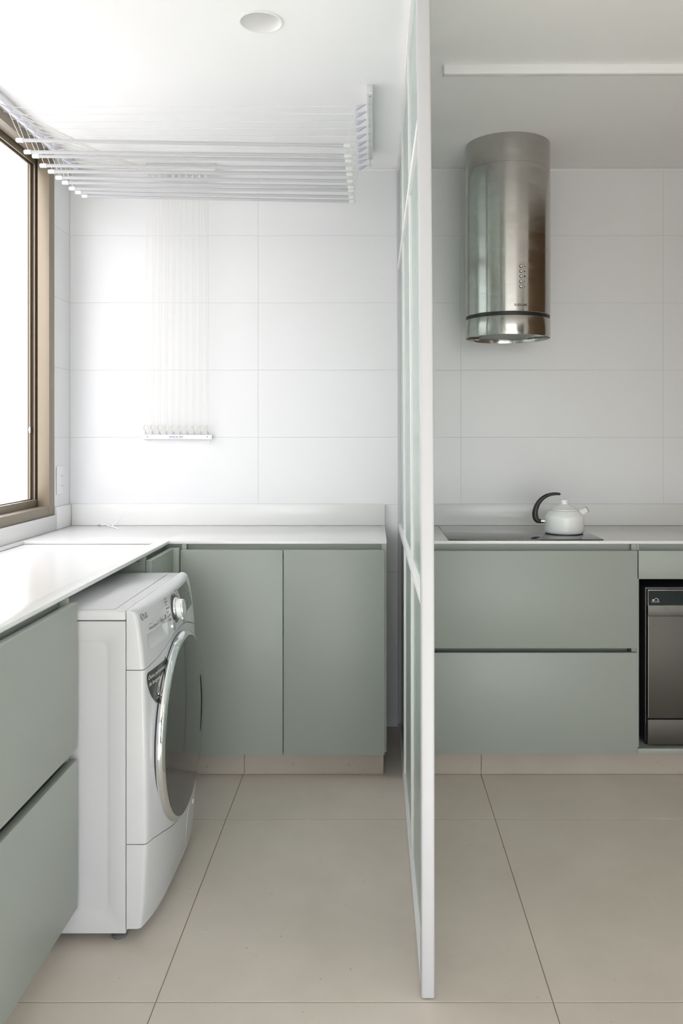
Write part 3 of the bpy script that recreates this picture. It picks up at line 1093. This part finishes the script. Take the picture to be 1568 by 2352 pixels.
outer = [b.verts.new(p) for p in ((bx1, yv, bz1), (bx0, yv, bz1), (bx0, yv, bz0), (bx1, yv, bz0))]
l1 = rrect(-1.195, -0.674, 0.075, 0.777, 0.024, yv)
l2 = rrect(-1.192, -0.677, 0.078, 0.774, 0.022, yv + 0.0016)
l3 = rrect(-1.184, -0.685, 0.086, 0.766, 0.018, yv + 0.0030)
nn = len(l1)
for A_, B_ in ((l1, l2), (l2, l3)):
    for i in range(nn):
        b.faces.new((A_[i], A_[(i + 1) % nn], B_[(i + 1) % nn], B_[i]))
b.faces.new(l3)
q = nn // 4
for c in range(4):
    seg = l1[c * q:(c + 1) * q]
    for i in range(len(seg) - 1):
        b.faces.new((outer[c], seg[i], seg[i + 1]))
    nx = l1[((c + 1) * q) % nn]
    b.faces.new((outer[c], seg[-1], nx, outer[(c + 1) % 4]))
far = [b.verts.new((v.co.x, WY + WD, v.co.z)) for v in outer]
for i in range(4):
    b.faces.new((outer[i], outer[(i + 1) % 4], far[(i + 1) % 4], far[i]))
b.faces.new(far)
obj('cabinet', b, 'appliance', wm, 38)
# lid plate with a shallow step behind its front edge
b = B(-1.235, -0.6345, WY, WY + WD, 0.8258, 0.8500, bev=0.004, seg=3)
ld = obj('top_cover', b, 'appliance', wm, 38)
b = B(-1.20, -0.668, WY + 0.02, WY + WD - 0.02, 0.8500, 0.8514, bev=0.0008)
obj('top_plate', b, 'appliance', ld, 38)

RY0, RY1, RZ0, RZ1 = 2.174, 2.332, 0.741, 0.779


def recess(y, z):
    if not (RY0 < y < RY1 and RZ0 < z < RZ1):
        return 0
    a = min(1, (y - RY0) / 0.006, (RY1 - y) / 0.010)
    c = min(1, (RZ1 - z) / 0.003)
    return 0.016 * a * c * ((z - RZ0) / (RZ1 - RZ0)) ** 0.7


cp = front_piece('control_panel', lambda y: seam1(y) + SG, lambda y: 0.8518, 110, 56, recess)
fp = front_piece('front_panel', lambda y: seam2(y) + SG, lambda y: seam1(y) - SG, 40, 10)
kp = front_piece('kick_panel', lambda y: 0.037, lambda y: seam2(y) - SG, 40, 8)


def patch(name, mat, parent, y0, y1, z0, z1, off=0.0008, ny=8, nz=6, taper=0.0, thick=0.0012):
    """thin panel following the machine's curved front"""
    b = NB()
    g = [[b.verts.new((S(y0 + (y1 - y0) * i / ny + taper * (j / nz - 0.5), z0 + (z1 - z0) * j / nz) + off, y0 + (y1 - y0) * i / ny + taper * (j / nz - 0.5), z0 + (z1 - z0) * j / nz)) for j in range(nz + 1)] for i in range(ny + 1)]
    for i in range(ny):
        for j in range(nz):
            b.faces.new((g[i][j], g[i + 1][j], g[i + 1][j + 1], g[i][j + 1]))
    r = bmesh.ops.extrude_face_region(b, geom=list(b.faces))
    for v in r['geom']:
        if isinstance(v, bmesh.types.BMVert):
            v.co.x -= thick
    return obj(name, b, mat, parent, 38)


def on_front(y0, z0, off=0.0009, ky=1.0):
    return lambda u, v: (S(y0 + u * ky, z0 + v) + off, y0 + u * ky, z0 + v)


patch('display', 'display', cp, 2.513, 2.675, 0.758, 0.837, taper=-0.030)
for (y, z, s, w) in ((2.590, 0.812, '0:48', 0.03),):
    obj('digits', text_bm(s, 0.016, on_front(y, z, 0.0014), width=w), 'green_print', cp, 0)
for r in range(3):
    for c in range(4):
        obj('lettering', text_bm(('Tempo', 'Nivel', 'Centrif', 'Enxag')[c], 0.006, on_front(2.565 + c * 0.027, 0.800 - r * 0.012, 0.0014), width=0.018), 'mid_print', cp, 0)

# maker's round face mark and letters
cy, cz, r0 = 2.159, 0.829, 0.0088
b = NB()


def arcstrip(b, cy, cz, r1, r2, a0, a1, off=0.0009, n=20):
    for k in range(n):
        p, q = math.radians(a0 + (a1 - a0) * k / n), math.radians(a0 + (a1 - a0) * (k + 1) / n)
        b.faces.new([b.verts.new((S(cy + r * math.cos(t), cz + r * math.sin(t)) + off, cy + r * math.cos(t), cz + r * math.sin(t))) for r, t in ((r1, p), (r2, p), (r2, q), (r1, q))])


b.faces.new([b.verts.new((S(cy + r0 * math.cos(t), cz + r0 * math.sin(t)) + 0.0007, cy + r0 * math.cos(t), cz + r0 * math.sin(t))) for t in [2 * PI * k / 28 for k in range(28)]])
mk = obj('maker_mark', b, 'grey_print', cp, 0)
b = NB()
arcstrip(b, cy, cz, 0.0052, 0.0066, 75, 360, 0.0012)
for (y0, y1, z0, z1) in ((cy - 0.0008, cy + 0.0008, cz - 0.0035, cz + 0.0040), (cy - 0.0008, cy + 0.0030, cz - 0.0035, cz - 0.0022), (cy + 0.0022, cy + 0.0062, cz - 0.0007, cz + 0.0007), (cy - 0.0038, cy - 0.0022, cz + 0.0018, cz + 0.0034)):
    b.faces.new([b.verts.new((S(y, z) + 0.0012, y, z)) for y, z in ((y0, z0), (y1, z0), (y1, z1), (y0, z1))])
obj('mark_lines', b, 'white_plastic', mk, 0)
obj('lettering', text_bm('LG', 0.0185, on_front(2.1705, 0.8225), offset=0.0002, width=0.0205), 'grey_print', cp, 0)
obj('lettering', text_bm('Inverter', 0.0060, on_front(2.190, 0.8005), width=0.030), 'mid_print', cp, 0)
obj('lettering', text_bm('Direct Drive', 0.0115, on_front(2.190, 0.7880), width=0.058), 'grey_print', cp, 0)
obj('lettering', text_bm('11 / 8kg', 0.0150, on_front(2.2515, 0.7885), width=0.045), 'grey_print', cp, 0)
obj('lettering', text_bm('Lavadora', 0.0060, on_front(2.298, 0.7885), width=0.020), 'grey_print', cp, 0)
b = NB()
arcstrip(b, 2.324, 0.7965, 0.0, 0.0040, 0, 360, n=10)
for a in ((2.3195, 2.3285, 0.7885, 0.7915),):
    b.faces.new([b.verts.new((S(y, z) + 0.0009, y, z)) for y, z in ((a[0], a[2]), (a[1], a[2]), (a[1], a[3]), (a[0], a[3]))])
obj('symbol', b, 'grey_print', cp, 0)
for (y, z, s, w) in ((2.340, .839, 'Algodao', .022), (2.337, .830, 'Sintetico', .026), (2.345, .8225, 'Mix', .008), (2.338, .812, 'Delicado', .030), (2.342, .801, 'Edredom', .022), (2.342, .789, 'Esporte 15', .036), (2.350, .778, 'Rapido', .026),
                     (2.462, .8400, 'Lavar 30', .028), (2.478, .8305, 'Las', .010), (2.474, .8215, 'Bebe', .012), (2.64, .742, 'Trava', .022), (2.645, .733, '3s', .012)):
    obj('lettering', text_bm(s, 0.0072, on_front(y, z - 0.002), width=w, offset=0.0001), 'grey_print', cp, 0)
obj('lettering', text_bm('Ligar', 0.0060, on_front(2.372, 0.727), width=0.018), 'grey_print', cp, 0)


def xdisc(name, mat, parent, cy, cz, prof_, n=40, base=None):
    x0 = S(cy, cz) if base is None else base
    b = NB()
    tilt = 0.13   # the panel leans back
    lathe(b, prof_, n, lambda a, c, h: (x0 + h - c * tilt, cy + a, cz + c))
    return obj(name, b, mat, parent, 40)


kb = xdisc('dial_bezel', 'smoke', cp, 2.432, 0.7955, [(0.0415, -0.004), (0.0415, 0.0022), (0.0400, 0.0030), (0.0300, 0.0030)], 48)
xdisc('dial_collar', 'chrome', kb, 2.432, 0.7955, [(0.0315, 0.0010), (0.0312, 0.0070), (0.0285, 0.0095), (0.0265, 0.0085)], 48)
kn = xdisc('dial', 'white_plastic', cp, 2.432, 0.7955, [(0.0272, 0.0050), (0.0268, 0.0215), (0.0262, 0.0230)], 48)
xdisc('dial_rim', 'chrome', kn, 2.432, 0.7955, [(0.0262, 0.0228), (0.0266, 0.0240), (0.0255, 0.0280), (0.0225, 0.0285)], 48)
xdisc('dial_face', 'alu', kn, 2.432, 0.7955, [(0.0226, 0.0278), (0.0150, 0.0286), (0, 0.0288)], 48)
for cy_, cz_ in ((2.389, 0.7555), (2.519, 0.7500)):
    xdisc('button', 'chrome', cp, cy_, cz_, [(0.0155, -0.002), (0.0155, 0.0030), (0.0140, 0.0040), (0, 0.0036)], 28)

# sticker beside the door, trimmed by the door's circle
DCY, DCZ, DR = 2.430, 0.4625, 0.265
out = [(2.1515, .6860), (2.1470, .6820), (2.1445, .6750), (2.147, .660), (2.153, .645), (2.1595, .632), (2.168, .620), (2.179, .609), (2.189, .600), (2.200, .5935), (2.210, .5910), (2.219, .5920), (2.226, .5955)]
arc = []
a0, a1 = math.atan2(.5985 - DCZ, 2.2300 - DCY), math.atan2(.668 - DCZ, 2.300 - DCY)
a0 %= 2 * PI
a1 %= 2 * PI
for k in range(13):
    a = a0 + (a1 - a0) * k / 12
    arc.append((DCY + 0.2745 * math.cos(a), DCZ + 0.2745 * math.sin(a)))
out += arc + [(2.3015, .6740), (2.3000, .6800), (2.2960, .6840), (2.2880, .6865), (2.22, .6868)]
b = NB()
cc = b.verts.new((S(2.215, 0.645) + 0.0008, 2.215, 0.645))
vs = [b.verts.new((S(y, z) + 0.0007, y, z)) for y, z in out]
for i in range(len(vs)):
    b.faces.new((cc, vs[i], vs[(i + 1) % len(vs)]))
st = obj('sticker', b, 'sticker', fp, 38, label='charcoal sticker with pale lettering')
obj('lettering', text_bm('\u00d3tima performance', 0.0150, on_front(2.152, 0.6665, 0.0016), width=0.128), 'pale_print', st, 0)
obj('lettering', text_bm('de lavagem', 0.0150, on_front(2.155, 0.6495, 0.0016), width=0.074), 'pale_print', st, 0)
b = NB()      # brush-stroke six
for pts, w in (([(2.2215, .6460), (2.2130, .6370), (2.2075, .6270), (2.2070, .6180), (2.2110, .6128), (2.2170, .6150), (2.2195, .6220), (2.2190, .6280)], (.0004, .0011, .0016, .0020, .0024, .0020, .0013, .0003)),
               ([(2.2095, .6185), (2.2120, .6240), (2.2155, .6290)], (.0003, .0010, .0003))):
    sp = smooth_path([(0, y, z) for y, z in pts], 4)
    L, R_ = [], []
    for i, p in enumerate(sp):
        tn = (sp[min(i + 1, len(sp) - 1)] - sp[max(i - 1, 0)]).normalized()
        k = i / 4
        i0 = min(int(k), len(w) - 2)
        ww = w[i0] + (w[i0 + 1] - w[i0]) * (k - i0)
        for lst, sgn in ((L, 1), (R_, -1)):
            y, z = p.y - tn.z * ww * sgn, p.z + tn.y * ww * sgn
            lst.append(b.verts.new((S(y, z) + 0.0016, y, z)))
    for i in range(len(sp) - 1):
        b.faces.new((L[i], L[i + 1], R_[i + 1], R_[i]))
obj('six_mark', b, 'pale_print', st, 0)
obj('lettering', text_bm('MOTION', 0.0062, on_front(2.195, 0.6035, 0.0016), width=0.020), 'pale_print', st, 0)
obj('lettering', text_bm('DD', 0.0085, on_front(2.2165, 0.6035, 0.0016), width=0.0105), 'pale_print', st, 0)

# round door: chrome ring, smoked domed glass, dark grip slot on the far side
DXc = -0.5640


def dplace(a, c, h):
    return (DXc + h, DCY + a, DCZ + c)


b = NB()
lathe(b, [(0.250, -0.014), (0.2595, -0.008), (0.2610, -0.002)], 96, dplace)
dr = obj('door_seal', b, 'black', wm, 40)
b = NB()
lathe(b, [(0.2605, -0.004), (0.2635, 0.0005), (0.2638, 0.0030), (0.2630, 0.0070), (0.2605, 0.0115), (0.2560, 0.0155), (0.2510, 0.0180), (0.2490, 0.0182), (0.2480, 0.0165)], 96, dplace)
dd = obj('door', b, 'chrome', wm, 40, label='round chrome-rimmed porthole door')
b = NB()
gp = [(0.2482, 0.0160), (0.2480, 0.0180)]
RG = 0.2470


def dome(r):
    return 0.0190 + 0.0080 * (1 - (r / RG) ** 2)


for k in range(0, 13):
    r = RG * (1 - k / 12)
    gp.append((r, dome(r)))
lathe(b, gp, 96, dplace)
obj('door_glass', b, 'smoke', dd, 40)


def arc_slot(r0, half, span, lift):
    b = NB()
    rows_ = []
    for k in range(25):
        t_ = -span + 2 * span * k / 24
        a = math.radians(t_)
        hw = half * math.sqrt(max(0.02, 1 - (t_ / span) ** 4))
        rows_.append([b.verts.new(dplace(r * math.cos(a), r * math.sin(a), dome(r) + lift)) for r in (r0 - hw, r0 + hw)])
    for u, v in zip(rows_, rows_[1:]):
        b.faces.new((u[0], u[1], v[1], v[0]))
    return b


gr = obj('door_grip', arc_slot(0.196, 0.0085, 27, 0.0012), 'black', dd, 0)
obj('grip_edge', arc_slot(0.2065, 0.0016, 28, 0.0016), 'chrome', dd, 0)

# drain filter hatch low on the far side
b = NB()
hl = [(2.520, .060), (2.512, .090), (2.508, .125), (2.514, .150), (2.530, .172), (2.560, .178), (2.640, .178), (2.650, .170), (2.650, .065), (2.645, .060)]
vs = [b.verts.new((S(y, z) + 0.0010, y, z)) for y, z in hl]
ws = [b.verts.new((S(y, z) - 0.0005, y, z)) for y, z in hl]
cc = b.verts.new((S(2.58, 0.12) + 0.0012, 2.58, 0.12))
for i in range(len(vs)):
    j = (i + 1) % len(vs)
    b.faces.new((cc, vs[i], vs[j]))
    b.faces.new((vs[i], ws[i], ws[j], vs[j]))
fh = obj('filter_hatch', b, 'appliance', kp, 30)
b = NB()
lathe(b, [(0.0075, 0.0), (0.0075, 0.0016), (0.0055, 0.0020), (0, 0.0016)], 20, lambda a, c, h: (S(2.595, 0.160) + 0.0008 + h, 2.595 + a, 0.160 + c))
obj('hatch_screw', b, 'white_plastic', fh)
# feet
for x, y in ((-0.660, 2.163), (-0.660, 2.697), (-1.20, 2.163), (-1.20, 2.697)):
    b = NB()
    lathe(b, [(0, 0.0006), (0.018, 0.0006), (0.0200, 0.004), (0.0200, 0.0085), (0.0165, 0.0110), (0.0095, 0.0120), (0.0095, 0.0155), (0.0080, 0.0162), (0.0095, 0.0185), (0.0080, 0.0205), (0.0095, 0.0230), (0.0095, 0.0265), (0, 0.0265)], 20, up(x, y))
    obj('foot', b, 'rubber', wm, 40)
obj('base_plate', B(-1.225, -0.645, 2.20, 2.66, 0.0215, 0.0256), 'steel_flat', wm)

# ------------------------------------------------------------------ ceiling clothes airer
YS = [2.871, 2.937, 3.008, 3.076, 3.155, 3.230, 3.297, 3.372, 3.442, 3.518]
ZL = [2.318, 2.300, 2.309, 2.297, 2.300, 2.300, 2.301, 2.300, 2.305, 2.311]
ZR = [2.299, 2.287, 2.293, 2.2875, 2.291, 2.287, 2.284, 2.293, 2.2865, 2.289]
XTL, XTR = -1.2320, -0.0815
ai = thing('clothes_airer', 'white pulley clothes airer of ten rods hung from the laundry ceiling', 'clothes airer', (-0.66, 3.2, H))
ZB = 2.458
BRX, BLX, BBY = -0.013, -1.299, 3.651


def bar(x0, x1, y0, y1, z0, z1, name='mounting_bar'):
    return obj(name, B(x0, x1, y0, y1, z0, z1, bev=0.0015), 'alu', ai)


bar_r = bar(BRX - 0.010, BRX + 0.010, 2.822, 3.500, ZB, H - 0.0005)
bar_l = bar(BLX - 0.010, BLX + 0.010, 2.760, 3.640, ZB, H - 0.0005)
bar_b = bar(-0.996, -0.693, BBY - 0.010, BBY + 0.010, ZB, H - 0.0005)
CLX0, CLX1, CLY0, CLY1, CLZ0, CLZ1 = -1.023, -0.718, 3.692, YB - 0.0005, 1.2826, 1.3030
cleat = bar(CLX0, CLX1, CLY0, CLY1, CLZ0, CLZ1, 'cleat_bar')
for br, pts in ((bar_r, ((BRX, 2.846), (BRX, 3.47))), (bar_l, ((BLX, 2.79), (BLX, 3.61))), (bar_b, ((-0.975, BBY), (-0.715, BBY)))):
    for x, y in pts:
        b = NB()
        lathe(b, [(0, ZB - 0.0016), (0.0028, ZB - 0.0014), (0.0034, ZB + 0.0004)], 12, up(x, y))
        obj('screw', b, 'mid_print', br)
for x in (CLX0 + 0.020, CLX1 - 0.020):
    b = NB()
    lathe(b, [(0, -0.0016), (0.0022, -0.0014), (0.0026, 0.0004)], 12, lambda a, c, h: (x + a, CLY0 + h, 1.2932 + c))
    obj('screw', b, 'dark_print', cleat)


def pulley(parent, hook, body, mat='lilac'):
    """hook ring on the bar, small ring, and a flat capsule housing that follows the cord"""
    h, c = Vector(hook), Vector(body)
    d = (c - h).normalized()
    b = NB()
    tube(b, [h + d * 0.010, h + d * 0.014, c - d * 0.010, c - d * 0.004, c + d * 0.006, c + d * 0.012, c + d * 0.014],
         [0.0016, 0.0028, 0.0050, 0.0068, 0.0074, 0.0056, 0.0020], 10)
    b2 = NB()
    p = obj('pulley', b, mat, parent, 50)
    b2.free()
    return p


def hook_ring(parent, c, axis):
    b = NB()
    torus(b, c, 0.0058, 0.0009, axis, 14, 5)
    torus(b, (c[0], c[1], c[2] - 0.011), 0.0045, 0.0008, 'y' if axis == 'x' else 'x', 12, 5)
    obj('hook_ring', b, 'steel_flat', parent, 50)


XB0 = [-0.990 + k * 0.0285 for k in range(10)]          # pulleys under the back bar
XC0 = [-1.0135 + k * 0.0307 for k in range(10)]         # hooks of the cleat bar
CR_ = 0.0010
for i in range(10):
    y = YS[i]
    hook_ring(bar_r, (BRX - 0.002, y, ZB - 0.005), 'x')
    pr = Vector((BRX - 0.040, y + 0.004, 2.432))
    pulley(bar_r, (BRX - 0.004, y, ZB - 0.012), pr)
    yl = YS[i] + 0.012
    hook_ring(bar_l, (BLX + 0.002, yl - 0.02, ZB - 0.005), 'x')
    pl = Vector((BLX + 0.030, yl + 0.012, 2.436))
    pulley(bar_l, (BLX + 0.004, yl - 0.022, ZB - 0.012), pl)
    pb = Vector((XB0[i], BBY - 0.006, 2.440))
    pulley(bar_b, (XB0[i], BBY, ZB - 0.001), pb + Vector((0, -0.004, -0.012)), 'white_plastic')
    # rod with end caps
    a, c = Vector((XTL + 0.010, y, ZL[i])), Vector((XTR - 0.008, y, ZR[i]))
    b = NB()
    tube(b, [a, c], 0.0062, 14)
    rod = obj('rod', b, 'white_metal', ai)
    dv = (c - a).normalized()
    for p, s in ((a, -1), (c, 1)):
        b = NB()
        tube(b, [p - dv * s * 0.014, p + dv * s * 0.008, p + dv * s * 0.0105, p + dv * s * 0.0115], [0.0078, 0.0078, 0.0064, 0.003], 14)
        obj('end_cap', b, 'white_plastic', rod)
    # cords: right end of the rod over both pulleys to the cleat, and left end of the rod to the cleat
    low = Vector((XC0[i] + 0.002, CLY0 - 0.004, 1.335))
    b = NB()
    tube(b, [c + Vector((-0.004, 0, 0.007)), pr + Vector((-0.008, 0, -0.004)), pr + Vector((-0.012, 0, 0.004)), pl + Vector((0.012, 0, 0.005)), pl + Vector((0.002, 0, 0.006)),
             pb + Vector((-0.004, -0.008, 0.002)), pb + Vector((-0.004, 0.006, -0.012)), low + Vector((-0.004, 0, 0.012)), low + Vector((-0.002, 0, -0.02))], CR_, 5)
    obj('cord', b, 'cord', ai, 60)
    b = NB()
    tube(b, [a + Vector((0.004, 0, 0.007)), pl + Vector((-0.002, 0, -0.008)), pl + Vector((0.004, 0, 0.003)), pb + Vector((0.004, -0.006, 0.0)), pb + Vector((0.005, 0.008, -0.012)),
             low + Vector((0.005, 0, 0.012)), low + Vector((0.003, 0, -0.02))], CR_, 5)
    obj('cord', b, 'cord', ai, 60)
    # cleat hook and the loop of spare cord wound on it
    hx = XC0[i]
    b = NB()
    tube(b, smooth_path([(hx, CLY0 + 0.004, CLZ1 - 0.004), (hx, CLY0 + 0.001, CLZ1 + 0.006), (hx, CLY0 - 0.001, CLZ1 + 0.024)], 3), 0.0013, 6)
    tube(b, smooth_path([(hx, CLY0 + 0.000, CLZ1 + 0.012), (hx + 0.005, CLY0 - 0.001, CLZ1 + 0.008), (hx + 0.008, CLY0 + 0.001, CLZ1 - 0.001)], 3), 0.0012, 6)
    obj('hook', b, 'steel_flat', cleat, 60)
    b = NB()
    for k in range(4):
        rr = 0.0095 + 0.0012 * (k % 2)
        pts = [(hx + 0.004 + rr * math.sin(2 * PI * q / 16), CLY0 - 0.003 - 0.0016 * k, CLZ1 + 0.032 + (rr * 1.15) * math.cos(2 * PI * q / 16)) for q in range(17)]
        tube(b, pts, 0.0013, 5, False)
    obj('cord_coil', b, 'cord', ai, 60)
b = NB()
tube(b, smooth_path([(CLX1 - 0.008, CLY0 - 0.003, CLZ1 - 0.004), (CLX1 - 0.005, CLY0 - 0.004, CLZ0 - 0.008), (CLX1 - 0.010, CLY0 - 0.003, CLZ0 - 0.017), (CLX1 - 0.008, CLY0 - 0.003, CLZ0 - 0.024)], 4), 0.0013, 6)
obj('cord_tail', b, 'cord', ai, 60)
b = text_bm('Jeanine do Varal', 0.0105, lambda u, v: (-0.9085 + u, CLY0 - 0.0006, 1.2915 + v * 1.0), shear=0.35, offset=0.0001, width=0.064)
obj('lettering', b, 'blue_print', cleat, 0)
b = B(-0.905, -0.846, CLY0 - 0.0010, CLY0 - 0.0005, 1.2878, 1.2885)
obj('underline', b, 'blue_print', cleat, 0)

# ------------------------------------------------------------------ socket plate on the window wall
t = thing('wall_socket', 'white vertical plate with two sockets on the tile right of the laundry window', 'socket', (XL, 3.59, 1.105))
obj('plate', B(XL + 0.0004, XL + 0.009, 3.553, 3.628, 1.046, 1.168, bev=0.003), 'white_plastic', t)
for z in (1.125, 1.084):
    b = B(XL + 0.0085, XL + 0.0105, 3.570, 3.612, z - 0.013, z + 0.013, bev=0.0008)
    s_ = obj('socket_face', b, 'white_plastic', t)
    for dy in (-0.0095, 0, 0.0095):
        b = NB()
        lathe(b, [(0, 0.0), (0.0024, 0.0), (0.0024, -0.001)], 10, lambda a, c, h: (XL + 0.0108 + h, 3.591 + dy + a, z + (0.003 if dy == 0 else -0.001) + c))
        obj('pin_hole', b, 'mid_print', s_)

# ------------------------------------------------------------------ loose white cable on the worktop
t = thing('loose_cable', 'thin white loose cable lying on the laundry worktop by the backsplash', 'cable', (-1.13, 3.60, CT))
b = NB()
tube(b, smooth_path([(-1.205, 3.672, CT + 0.0035), (-1.185, 3.680, CT + 0.0055), (-1.165, 3.655, CT + 0.0032), (-1.132, 3.610, CT + 0.0030), (-1.105, 3.570, CT + 0.0030), (-1.083, 3.535, CT + 0.0030)], 6), 0.0026, 8)
obj('strand', b, 'white_plastic', t, 60)
b = NB()
tube(b, smooth_path([(-1.137, 3.615, CT + 0.0045), (-1.122, 3.620, CT + 0.020), (-1.106, 3.628, CT + 0.042), (-1.094, 3.634, CT + 0.060)], 5), 0.0022, 8)
obj('strand', b, 'white_plastic', t, 60)
b = NB()
tube(b, [(-1.2160, 3.668, CT + 0.0034), (-1.2030, 3.673, CT + 0.0036)], 0.0032, 10)
obj('end_sleeve', b, 'mid_print', t)
